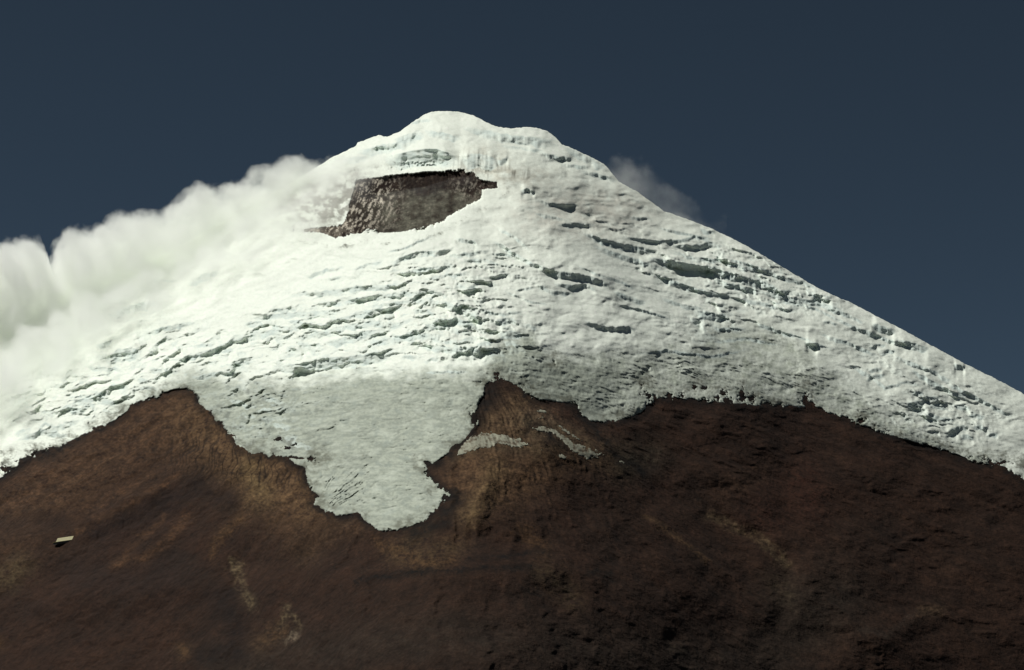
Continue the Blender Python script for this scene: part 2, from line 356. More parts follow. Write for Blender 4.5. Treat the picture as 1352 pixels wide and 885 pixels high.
# steep banks below the ice on the left spur: runnels
run = blob(300, 600, 60, 36, 1) + blob(370, 625, 50, 22, 1) + blob(640, 640, 50, 30, .5) + blob(700, 555, 50, 25, .6) + blob(200, 600, 90, 50, .5) + blob(520, 725, 70, 22, .6)
rn = ridged((PX - .35*(PY - 600) + 5*perlin(PX/14, PY/12, 110))/15.0, PY/60, 111, 3)
DR += run*G*2.3*np.maximum(0, .55 - np.abs(perlin((PX + .25*(PY - 600) + 7*perlin(PX/30, PY/16, 113))/8.5, PY/70, 112))*3.2)
# crater wall: columns and ledges
incr = sstep(-14, 6, sd_cr)
DR += incr*G*(.75*ridged(PX/7 + .2*perlin(PX/9, PY/9, 115), PY/26, 116, 3) + .5*fbm(PX/9, PY/5, 118, 3))
# the wall drops steeply below the rim and the bowl lies behind the snow ridge
DR *= (1 - incr)
DR += incr*G*(.6*ridged(PX/7 + .2*perlin(PX/9, PY/9, 115), PY/26, 116, 3) + .45*fbm(PX/9, PY/5, 118, 3) - .7*np.clip(plaster, 0, 1)*np.clip(pn, -.5, 1))
vw = PY - np.interp(PX, [379, 465, 500, 560, 606, 656], [285, 240, 234, 227, 225, 240])
bowl = incr*sstep(455, 500, PX)*sstep(662, 640, PX)
DR += bowl*G*(.62*np.clip(vw, 0, 26) + 4*sstep(490, 520, PX)*sstep(640, 600, PX) + np.clip(vw - 26, 0, 60)*.1)

DR *= 1 - .4*sstep(640, 900, PX)*(1 - incr)
inside = np.maximum(sd, 0)


def no_overhang(Dd, k):
    c = np.cumsum(k*G*np.vstack([np.zeros_like(PY[:1]), np.diff(PY, axis=0)]), 0)
    return np.minimum.accumulate(Dd + c, 0) - c


_q = no_overhang(np.where(incr > .01, 1e5, DL + DR), .42)
DR = np.where(incr > .01, DR, _q - DL)
D_ROCK = DL + DR + np.minimum(inside, 30)*1.6*(1 - sstep(-4, 2, sd_cr))
incr0 = sstep(-10, 0, sd_cr)
th = np.where(sd > 0, 2 + G*1.9*(1 - .75*incr0)*(1 - np.exp(-np.maximum(sd, 0)/3.2)), sd*5.0)
nearc = sstep(26, 0, -sd_cr)*(sd_cr < 0)
D_ICE = DL + DG*sstep(-3, 14, sd) - th
dr_ = sstep(-2, 4, sd_cr)
D_ICE = D_ICE*(1 - dr_) + dr_*(DL + DR - np.where(sd > 0, 1.5 + 3.5*(1 - np.exp(-np.maximum(sd, 0)/2.5)), sd*5.0))
D_ICE = np.where(sd < 0, np.maximum(D_ICE, D_ROCK + 1.5), D_ICE)
D_ROCK = np.where(sd > 2.0, np.maximum(D_ROCK, D_ICE + 3.0), D_ROCK)

# ------------------------------------------------------------------ surface colours (albedo)


def C(r, g, b):
    return np.array([r, g, b], dtype=np.float32)


def lerp(a, b, m):
    return a + (b - a)*m[..., None]


n1 = fbm(PX/60, PY/40, 200, 4); n2 = fbm(PX/14, PY/10, 201, 4, .6); n3 = fbm(PX/4, PY/3, 202, 3, .6)
st_ = fbm(az*46, rr/120, 203, 4, .6)
CR = np.zeros(PX.shape + (3,), np.float32) + C(.043, .0235, .0145)
CR = lerp(CR, C(.029, .018, .0122), np.clip(.5*n1 + .45, 0, 1))
CR = lerp(CR, C(.050, .029, .018), np.clip(.9*st_ - .05, 0, 1)*.7)


PXW = PX + 1.3*rag + 3*wx1; PYW = PY + 1.3*rag2 + 3*wy1


def tint(pts, sig, col, a, noise=.5, hard=False):
    global CR
    d, tt = line_d(PXW, PYW, pts) if len(pts) > 1 else (np.hypot(PXW - pts[0][0], PYW - pts[0][1]), 0)
    d = d*(1 + .35*n2)
    m = np.exp(-0.5*(d/sig)**2) if not hard else sstep(sig*1.25, sig*.6, d + n3*sig*.5)
    m = m*np.clip(1 - noise + noise*(1.2*n2 + .8*n3 + .8), 0, 1.3)
    CR = lerp(CR, C(*col), np.clip(m*a, 0, 1))


tan = (.115, .072, .034)
och = (.10, .058, .030)
red = (.062, .028, .018)
pale = (.17, .145, .085)
tint([(240, 530), (160, 590), (60, 650), (-60, 720)], 40, (.10, .062, .034), .8)
tint([(270, 560), (330, 620), (400, 660)], 34, (.15, .102, .054), .85)
tint([(330, 620), (345, 650)], 12, (.21, .16, .08), .75)
tint([(235, 628), (180, 660), (135, 685), (98, 706)], 3.2, och, .9, .4)
tint([(200, 625), (160, 650), (120, 672)], 3, och, .6, .5)
tint([(130, 704), (200, 672), (262, 642), (300, 660)], 13, (.021, .014, .012), .75, .4)  # dark side below the lit slope, its shade painted into the colour
tint([(-40, 700), (50, 690), (80, 690)], 12, (.024, .016, .013), .6, .5)
tint([(100, 760), (160, 765), (230, 760)], 16, (.026, .018, .015), .6, .5)
tint([(240, 740), (270, 770), (290, 800)], 14, (.020, .015, .012), .6, .5)
tint([(150, 745), (190, 737), (225, 710), (250, 680)], 4.5, och, .7, .5)
tint([(170, 728), (190, 706), (210, 692), (214, 680)], 3, och, .6, .5)
tint([(280, 730), (290, 705), (320, 682)], 5, tan, .6, .6)
tint([(310, 745), (316, 760), (318, 775), (332, 800)], 5, pale, .55, .7)
tint([(378, 800), (372, 830)], 3.2, pale, .6, .8)
tint([(385, 812), (398, 828)], 2.4, pale, .6, .8)
tint([(378, 848), (392, 838)], 3, (.3, .27, .2), .7, .6)
tint([(345, 850), (370, 835)], 10, tan, .7, .7)
tint([(243, 860)], 8, tan, .7, .7)
tint([(10, 762), (26, 748)], 12, (.105, .085, .045), .7, .5)
tint([(0, 850)], 6, tan, .7, .5)
tint([(640, 600), (610, 630), (660, 640), (700, 620)], 24, (.135, .088, .048), .85)
tint([(655, 620), (640, 650), (620, 680)], 12, (.18, .135, .07), .7)
tint([(650, 560), (690, 560), (680, 540)], 16, (.15, .11, .062), .85)
tint([(725, 550), (760, 575), (790, 580)], 16, (.075, .042, .026), .8)
tint([(600, 600), (650, 585), (700, 592), (730, 600)], 9, (.11, .085, .05), .8, .6)
tint([(700, 560), (735, 570), (770, 592), (805, 604), (825, 614)], 13, (.14, .115, .07), .85, .7)
tint([(705, 545), (725, 552)], 7, (.15, .12, .08), .7, .6)
tint([(735, 610), (800, 605)], 16, (.075, .048, .026), .7)
tint([(560, 700), (520, 730), (560, 738), (600, 720)], 12, (.09, .064, .034), .7, .7)
tint([(480, 690), (430, 700), (400, 735)], 11, (.075, .050, .029), .7, .6)
tint([(500, 715), (545, 740)], 6, tan, .5, .8)
tint([(600, 740), (545, 742)], 3, tan, .6, .8)
tint([(690, 700), (715, 725)], 9, tan, .45, .7)
tint([(720, 760), (740, 775), (755, 790)], 13, (.07, .055, .030), .6, .8)
tint([(380, 680), (385, 720)], 9, (.08, .050, .028), .5, .6)
tint([(850, 680), (880, 700), (935, 742)], 2.4, (.13, .085, .045), .8, .5)
tint([(935, 680), (975, 698), (1010, 715), (1038, 745)], 4.5, (.12, .095, .055), .8, .6)
tint([(1030, 770), (1040, 790)], 14, (.07, .058, .036), .5, .7)
tint([(960, 650), (975, 640), (1000, 625)], 14, (.062, .038, .024), .7)
tint([(1060, 640), (1070, 660)], 22, red, .7)
tint([(1010, 680)], 26, red, .5)
tint([(860, 600), (830, 600)], 16, (.055, .050, .034), .6, .6)
tint([(1218, 808), (1240, 806)], 6, (.10, .072, .045), .75, .7)
tint([(1134, 830), (1172, 840), (1205, 812)], 3, (.055, .044, .034), .6, .4)
tint([(900, 860), (885, 855)], 6, (.06, .05, .03), .5, .7)
tint([(300, 885), (560, 840), (760, 860), (1000, 885)], 32, (.034, .029, .022), .6, .3)
tint([(1100, 800), (1050, 830)], 40, (.036, .032, .024), .6, .3)
# near-black ground at the foot of the ice
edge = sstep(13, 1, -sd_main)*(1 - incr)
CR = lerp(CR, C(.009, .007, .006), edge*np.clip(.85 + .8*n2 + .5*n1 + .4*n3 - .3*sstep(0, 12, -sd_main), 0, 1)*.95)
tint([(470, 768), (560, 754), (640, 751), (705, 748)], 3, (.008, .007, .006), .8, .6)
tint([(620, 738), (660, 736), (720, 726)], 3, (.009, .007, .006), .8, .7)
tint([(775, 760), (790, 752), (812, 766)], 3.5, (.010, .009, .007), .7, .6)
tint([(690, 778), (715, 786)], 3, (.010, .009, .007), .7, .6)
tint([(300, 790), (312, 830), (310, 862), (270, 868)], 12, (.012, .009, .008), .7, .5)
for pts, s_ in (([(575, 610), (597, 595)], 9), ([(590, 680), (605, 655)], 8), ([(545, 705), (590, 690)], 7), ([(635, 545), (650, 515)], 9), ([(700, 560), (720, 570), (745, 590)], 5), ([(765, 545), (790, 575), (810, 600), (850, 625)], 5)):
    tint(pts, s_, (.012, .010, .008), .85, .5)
# runnels get a darker colour
rl = np.clip((.16 - np.abs(perlin((PX + .25*(PY - 600) + 7*perlin(PX/30, PY/16, 113))/8.5, PY/70, 112)))*7, 0, 1)
CR = lerp(CR, C(.018, .013, .010), rl*np.clip(run, 0, 1)*.85)
CR *= (1 + .22*n3 + .14*n2)[..., None]
# crater wall
cw = np.zeros_like(CR) + C(.024, .0155, .0115)
cw = lerp(cw, C(.07, .055, .04), np.clip(1.4*perlin(PX/3.5, PY/15, 230) + .5*n3, 0, 1)*.5)
ash = sstep(19, 38, vw + 7*n2)*sstep(455, 520, PX - .4*(PY - 270))
cw = lerp(cw, C(.17, .19, .155), ash*np.clip(.65 + .6*n2, 0, 1))
cw = lerp(cw, C(.25, .25, .21), sstep(480, 440, PX)*np.clip(.5 + .8*n2, 0, 1))
cw = lerp(cw, C(.95, 1.0, .88), sstep(.0, .45, pn - .15 + .3*np.clip(n3, -1, 1))*np.clip(plaster*1.3, 0, 1)*.85)
cw = lerp(cw, C(.5, .5, .42), np.clip(.3*n2 + .35*n3 - .22, 0, 1))
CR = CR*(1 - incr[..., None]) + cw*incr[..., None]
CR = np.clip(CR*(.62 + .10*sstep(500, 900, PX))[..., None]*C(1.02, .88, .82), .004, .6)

snow = C(.85, .90, .80)
CI = np.zeros(PX.shape + (3,), np.float32) + snow
CI = lerp(CI, C(.74, .77, .70), np.clip(.35*n1 + .25*n2 + .1, 0, 1)*.5)
# bare, slightly dirty ice on the lower glacier
di = lerp(np.zeros_like(CI) + C(.25, .28, .232), C(.37, .405, .33), np.clip(.5 + .9*wr + .35*n3, 0, 1))
di = lerp(di, C(.46, .50, .42), np.clip(1.3*fbm((PX + .5*PY)/30, (PY + tilt*(PX - 600)*.5)/9, 220, 4, .6) - .1, 0, 1)*.8)
di = lerp(di, C(.24, .28, .245), np.clip(n2*1.3 - .25, 0, 1)*.6)
CI = lerp(CI, di, ICEZ*.92)
# right flank greyed: shade of the side turned from the sun, painted in
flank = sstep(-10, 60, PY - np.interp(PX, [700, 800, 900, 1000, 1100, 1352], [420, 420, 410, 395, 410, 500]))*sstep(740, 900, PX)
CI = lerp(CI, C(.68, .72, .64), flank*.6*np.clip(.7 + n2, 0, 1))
# ash veil below the summit, on the shoulder right of the crater
ashv = blob(640, 215, 34, 22, .8) + blob(690, 235, 50, 16, .6) + blob(790, 270, 70, 18, .45)
CI = lerp(CI, C(.50, .49, .41), np.clip(ashv*(.75 + .8*n2), 0, .85))
CI = lerp(CI, C(.30, .29, .25), np.clip((blob(425, 272, 48, 24, 1.15) + blob(475, 262, 30, 34, .9))*(.6 + 1.2*n2), 0, .85))
CI = lerp(CI, C(.68, .665, .58), np.clip(blob(770, 285, 95, 36, .75)*(.8 + .7*n2), 0, .8))
strk = sstep(.1, .6, perlin(PX/3.2 + .02*PY, PY/22, 210))*(blob(625, 214, 24, 13, 1.2) + blob(685, 228, 16, 8, .9))
CI = lerp(CI, C(.16, .15, .12), np.clip(strk, 0, .8))
# clear ice in the walls of the crevasses
CI = lerp(CI, C(.64, .73, .68), np.clip(ICE*(.62 + .5*n2 + .25*sstep(780, 950, PX)), 0, .9))
# dirt along the margins
mg = sstep(20, 0, sd)*(sd_cr < -12)
CI = lerp(CI, C(.14, .145, .11), np.clip(mg*(.3 + .8*n_i + .9*n2 + .6*n3), 0, .85))
dm = blob(330, 535, 60, 40, 1) + blob(380, 585, 30, 20, .9) + blob(1240, 545, 90, 45, .35)
CI = lerp(CI, C(.20, .22, .19), np.clip(dm*(1.4*n2 + .6*n3 - .35), 0, .8))
CI = np.clip(CI*(1 + .05*n3)[..., None], .02, .9)


# ------------------------------------------------------------------ materials
def nt(mat):
    mat.use_nodes = True
    t_ = mat.node_tree; t_.nodes.clear()
    return t_, t_.nodes, t_.links


def ground_mat(name, rough, spec, fine_scales, bump, var):
    m = bpy.data.materials.new(name)
    t_, N, L = nt(m)
    o = N.new('ShaderNodeOutputMaterial'); p = N.new('ShaderNodeBsdfPrincipled')
    at = N.new('ShaderNodeAttribute'); at.attribute_name = 'albedo'
    geo = N.new('ShaderNodeNewGeometry')
    p.inputs['Roughness'].default_value = rough
    p.inputs['Specular IOR Level'].default_value = spec
    h = None; prev = None
    for i, (sc, det, amt) in enumerate(fine_scales):
        nz = N.new('ShaderNodeTexNoise'); nz.inputs['Scale'].default_value = sc; nz.inputs['Detail'].default_value = det
        nz.inputs['Roughness'].default_value = .65
        L.new(geo.outputs['Position'], nz.inputs['Vector'])
        mr = N.new('ShaderNodeMapRange'); mr.inputs['From Min'].default_value = .25; mr.inputs['From Max'].default_value = .75
        mr.inputs['To Min'].default_value = 1 - var*amt; mr.inputs['To Max'].default_value = 1 + var*amt
        L.new(nz.outputs['Fac'], mr.inputs['Value'])
        vm = N.new('ShaderNodeVectorMath'); vm.operation = 'SCALE'
        L.new((prev or at.outputs['Color']), vm.inputs[0]); L.new(mr.outputs[0], vm.inputs['Scale'])
        prev = vm.outputs[0]
        b = N.new('ShaderNodeBump'); b.inputs['Strength'].default_value = bump; b.inputs['Distance'].default_value = .35/sc
        L.new(nz.outputs['Fac'], b.inputs['Height'])
        if h: L.new(h, b.inputs['Normal'])
        h = b.outputs['Normal']
    L.new(prev, p.inputs['Base Color']); L.new(h, p.inputs['Normal'])
    L.new(p.outputs[0], o.inputs['Surface'])
    return m


M_ROCK = ground_mat('volcanic_scree', .95, .15, [(.018, 5, 1), (.08, 4, 1), (.3, 3, .9)], .4, .38)
M_SNOW = ground_mat('glacier_snow', .8, .2, [(.02, 5, .3), (.12, 4, .5)], .16, .08)


# ------------------------------------------------------------------ meshes
def grid_mesh(name, Dd, colr, keep, mat, back=False):
    """links one mesh from the surface sheet; keep = vertices that stay"""
    X = RX*Dd + CAM[0]; Y = Dd; Z = RZ*Dd + CAM[2]
    cr = colr
    if back:
        bs = np.cumsum(4*1.16**np.arange(34))
        Xb = np.repeat(X[:1], len(bs), 0); Yb = Y[0][None, :] + bs[:, None]
        Zb = Z[0][None, :] - .62*bs[:, None]*(bs/(bs + 30))[:, None]
        Zb = Zb + 10*fbm(Xb/300, Yb/300, 300, 3)*sstep(0, 200, bs)[:, None]
        X = np.vstack([Xb[::-1], X]); Y = np.vstack([Yb[::-1], Y]); Z = np.vstack([Zb[::-1], Z])
        cr = np.concatenate([np.repeat(colr[:1], len(bs), 0), colr], 0)
        keep = np.vstack([np.repeat(keep[:1], len(bs), 0), keep])
    nr, nc = X.shape
    q = keep[:-1, :-1] | keep[1:, :-1] | keep[:-1, 1:] | keep[1:, 1:]
    r, c = np.nonzero(q)
    idx = np.arange(nr*nc).reshape(nr, nc)
    f = np.stack([idx[r, c], idx[r + 1, c], idx[r + 1, c + 1], idx[r, c + 1]], 1)
    used = np.unique(f)
    remap = np.full(nr*nc, -1, np.int64); remap[used] = np.arange(len(used))
    f = remap[f]
    co = np.stack([X.ravel()[used], Y.ravel()[used], Z.ravel()[used]], 1).astype(np.float32)
    me = bpy.data.meshes.new(name)
    me.vertices.add(len(co)); me.vertices.foreach_set('co', co.ravel())
    me.loops.add(f.size); me.loops.foreach_set('vertex_index', f.ravel().astype(np.int32))
    me.polygons.add(len(f)); me.polygons.foreach_set('loop_start', (np.arange(len(f))*4).astype(np.int32))
    me.update(calc_edges=True)
    a = me.color_attributes.new('albedo', 'FLOAT_COLOR', 'POINT')
    cc = np.ones((len(used), 4), np.float32); cc[:, :3] = cr.reshape(-1, 3)[used]
    a.data.foreach_set('color', cc.ravel())
    me.polygons.foreach_set('use_smooth', np.ones(len(f), bool))
    me.materials.append(mat)
    ob = bpy.data.objects.new(name, me); COL.objects.link(ob)
    return ob


incrater = (sd_cr > -9) & (PX > 360) & (PX < 680) & (PY < 330)
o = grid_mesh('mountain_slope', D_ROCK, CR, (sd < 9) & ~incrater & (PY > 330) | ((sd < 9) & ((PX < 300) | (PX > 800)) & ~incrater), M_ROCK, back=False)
o['kind'] = 'structure'
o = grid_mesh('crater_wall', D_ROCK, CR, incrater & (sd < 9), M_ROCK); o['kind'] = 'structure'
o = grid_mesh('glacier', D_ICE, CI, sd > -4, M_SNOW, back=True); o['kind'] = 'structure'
# the bare far side beyond the ends of the snow
sdr = sd[:1].copy()

# ---- snow patches lying on the rock
PATCH = [
 ([(601, 604), (604, 593), (612, 582), (622, 574), (648, 570), (672, 574), (696, 582), (708, 588), (684, 593), (660, 588), (637, 595)], 'broad apron of old snow on the brown spur beside the glacier tongue', 2.2),
 ([(699, 563), (716, 562), (734, 566), (742, 572), (757, 582), (778, 592), (797, 599), (800, 603), (793, 606), (773, 607), (762, 603), (755, 597), (742, 584), (730, 574), (707, 570)], 'long forked snow streak running down the rocky crest right of the apron', 1.8),
 ([(733, 560), (739, 560), (757, 572), (772, 583), (768, 585), (752, 576), (738, 567)], 'thin snow rib lying just above the long forked streak', 1.0),
 ([(735, 600), (742, 598), (750, 604), (747, 609), (738, 606)], 'small oval snow patch below the forked streak', 1.0),
 ([(815, 608), (822, 607), (829, 612), (824, 614), (817, 611)], 'tiny snow patch farthest down the rocky crest', 1.0),
 ([(704, 542), (712, 540), (722, 541), (724, 545), (712, 547)], 'snow ledge highest on the brown cliff under the glacier edge', 1.0),
 ([(708, 551), (716, 549), (722, 552), (716, 555), (709, 554)], 'small snow ledge between the highest ledge and the forked streak', .8),
 ([(706, 593), (714, 592), (720, 595), (713, 597)], 'little snow scrap between the apron tip and the oval patch', .8),
]
for pts, lab, wob in PATCH:
    x0, x1 = min(p[0] for p in pts) - 12, max(p[0] for p in pts) + 12
    i0, i1 = np.searchsorted(COLX, [x0, x1])
    sx = PX[:, i0:i1]; sy = PY[:, i0:i1]
    s = np.full(PX.shape, -99, np.float32)
    s[:, i0:i1] = poly_sd(sx + wob*.45*rag[:, i0:i1], sy + wob*.45*rag2[:, i0:i1], pts) - 1.3 - 2.2*np.maximum(0, n3[:, i0:i1] + .4*n2[:, i0:i1])
    Dp = DL + DR*.75 - np.where(s > 0, 1 + G*.7*(1 - np.exp(-np.maximum(s, 0)/2.5)), s*4)
    Dp = np.where(s < 0, np.maximum(Dp, D_ROCK + 1), np.minimum(Dp, D_ROCK - 1))
    cp = lerp(np.zeros_like(CI) + C(.30, .30, .23), C(.12, .095, .065), np.clip(1.0*n3 + .7*n2 + .25, 0, 1))
    o = grid_mesh('snow_patch', Dp, cp, s > -2.5, M_SNOW)
    o['label'] = lab; o['category'] = 'snow patch'; o['group'] = 'snow patches left on the bare rock'

# ------------------------------------------------------------------ plain around the mountain, to the horizon
rad = np.concatenate([[0.0], 20*1.13**np.arange(68)])
rad = rad[rad < 60000]
ang = np.linspace(0, 2*np.pi, 181)[:-1]
gx = rad[:, None]*np.sin(ang)[None, :]; gy = rad[:, None]*np.cos(ang)[None, :]
gz = 4*fbm(gx/400, gy/400, 400, 3)*sstep(60, 600, rad)[:, None] - .0
idx = np.arange(gx.size).reshape(gx.shape)
fs = []
for i in range(len(rad) - 1):
    for j in range(180):
        k = (j + 1) % 180
        if i == 0:
            fs.append((int(idx[0, 0]), int(idx[1, k]), int(idx[1, j])))
        else:
            fs.append((int(idx[i, j]), int(idx[i, k]), int(idx[i + 1, k]), int(idx[i + 1, j])))
me = bpy.data.meshes.new('ground')
me.from_pydata(np.stack([gx.ravel(), gy.ravel(), gz.ravel()], 1).tolist(), [], fs)
a = me.color_attributes.new('albedo', 'FLOAT_COLOR', 'POINT')
cc = np.ones((gx.size, 4), np.float32); cc[:, :3] = C(.045, .035, .026)*(1 + .3*fbm(gx/200, gy/200, 402, 3).reshape(-1, 1))
a.data.foreach_set('color', cc.ravel())
me.materials.append(M_ROCK)
me.polygons.foreach_set('use_smooth', np.ones(len(fs), bool))
g = bpy.data.objects.new('ground', me); COL.objects.link(g); g['kind'] = 'structure'


# ------------------------------------------------------------------ mountain hut
def surf(px, py):
    i = int(np.argmin(np.abs(COLX - px))); j = int(np.argmin(np.abs(PY[:, i] - py)))
    d = float(D_ROCK[j, i]); a_, b_ = ray(px, py)
    return Vector((a_*d, d, b_*d + CAM[2]))


def simple_mat(name, col, rough=.7, metal=0., noise_scale=1.2, var=.25):
    m = bpy.data.materials.new(name); t_, N, L = nt(m)
    o_ = N.new('ShaderNodeOutputMaterial'); p = N.new('ShaderNodeBsdfPrincipled')
    tc = N.new('ShaderNodeTexCoord'); nz = N.new('ShaderNodeTexNoise'); nz.inputs['Scale'].default_value = noise_scale
    nz.inputs['Detail'].default_value = 4
    L.new(tc.outputs['Object'], nz.inputs['Vector'])
    mx = N.new('ShaderNodeMix'); mx.data_type = 'RGBA'
    mx.inputs['A'].default_value = tuple(c_*(1 - var) for c_ in col) + (1,)
    mx.inputs['B'].default_value = tuple(min(1, c_*(1 + var)) for c_ in col) + (1,)
    L.new(nz.outputs['Fac'], mx.inputs['Factor']); L.new(mx.outputs['Result'], p.inputs['Base Color'])
    p.inputs['Roughness'].default_value = rough; p.inputs['Metallic'].default_value = metal
    L.new(p.outputs[0], o_.inputs['Surface'])
    return m


def mesh_obj(name, verts, faces, mat, parent=None):
    me_ = bpy.data.meshes.new(name); me_.from_pydata(verts, [], faces); me_.materials.append(mat); me_.update()
    ob = bpy.data.objects.new(name, me_); COL.objects.link(ob)
    if parent: ob.parent = parent
    return ob


def box(x0, x1, y0, y1, z0, z1):
    v = [(x0, y0, z0), (x1, y0, z0), (x1, y1, z0), (x0, y1, z0), (x0, y0, z1), (x1, y0, z1), (x1, y1, z1), (x0, y1, z1)]
    return v, [(0, 3, 2, 1), (4, 5, 6, 7), (0, 1, 5, 4), (1, 2, 6, 5), (2, 3, 7, 6), (3, 0, 4, 7)]


p0 = surf(87, 714)
hut = bpy.data.objects.new('mountain_hut', None); COL.objects.link(hut)
hut.location = p0 - Vector((0, 0, 1.5)); hut.rotation_euler = (0, math.radians(-5), math.radians(-24))
hut.scale = (1.5, 1.25, 1.1)
hut['label'] = 'small mountain hut with a long pale yellow roof on the dark lower left slope'
hut['category'] = 'mountain hut'
mw = simple_mat('hut_stone', (.07, .06, .05)); mr_ = simple_mat('hut_roof', (.25, .22, .07), .6, 0., .35, .3)
md = simple_mat('hut_wood', (.05, .035, .025)); mg_ = simple_mat('hut_glass', (.03, .035, .04), .2)
HL, HW, WH, RH = 12.5, 4.6, 1.9, 8.2
v = [(-HL, -HW, -4), (HL, -HW, -4), (HL, HW, -4), (-HL, HW, -4), (-HL, -HW, WH), (HL, -HW, WH), (HL, HW, WH), (-HL, HW, WH), (-HL, 0, RH - .4), (HL, 0, RH - .4)]
wall = mesh_obj('wall', v, [(0, 1, 5, 4), (2, 3, 7, 6), (0, 4, 8, 7, 3), (1, 2, 6, 9, 5), (4, 5, 9, 8), (6, 7, 8, 9), (0, 3, 2, 1)], mw, hut)
e = .9
yo, zo = HW + 1.0, WH - 1.3
rv = []
for x in (-HL - e, HL + e):
    rv += [(x, -yo, zo), (x, 0, RH), (x, yo, zo), (x, yo, zo - .35), (x, 0, RH - .38), (x, -yo, zo - .35)]
roof = mesh_obj('roof', rv, [(0, 6, 7, 1), (1, 7, 8, 2), (2, 8, 9, 3), (3, 9, 10, 4), (4, 10, 11, 5), (5, 11, 6, 0), (0, 1, 4, 5), (1, 2, 3, 4), (6, 11, 10, 7), (7, 10, 9, 8)], mr_, hut)
bv, bf = box(4.0, 5.0, .5, 1.5, RH - 2.5, RH + 1.1)
mesh_obj('chimney', bv, bf, mw, roof)
for x in (-9, -6, 3, 6, 9):
    bv, bf = box(x - .55, x + .55, -HW - .05, -HW + .02, -.5, .55)
    w_ = mesh_obj('window', bv, bf, mg_, wall)
bv, bf = box(-2.2, -.9, -HW - .06, -HW + .02, -1.8, .5)
mesh_obj('door', bv, bf, md, wall)
# lower lean-to wing at the left end
bv, bf = box(-HL - 6.5, -HL - .02, -3.6, 3.6, -4, .6)
wing = mesh_obj('annex', bv, bf, mw, hut)
mesh_obj('annex_roof', [(-HL - 7.1, -4.2, .45), (-HL + .0, -4.2, .8), (-HL + .0, 4.2, 3.2), (-HL - 7.1, 4.2, 2.4), (-HL - 7.1, -4.2, .2), (-HL + .0, -4.2, .55), (-HL, 4.2, .5), (-HL - 7.1, 4.2, .5)],
         [(0, 1, 2, 3), (4, 7, 6, 5), (0, 4, 5, 1), (1, 5, 6, 2), (2, 6, 7, 3), (3, 7, 4, 0)], mr_, wing)


# ------------------------------------------------------------------ clouds: closed lumpy bodies filled with vapour
def wz(px, py, d):
    a_, b_ = ray(px, py)
    return a_*d, b_*d + CAM[2]


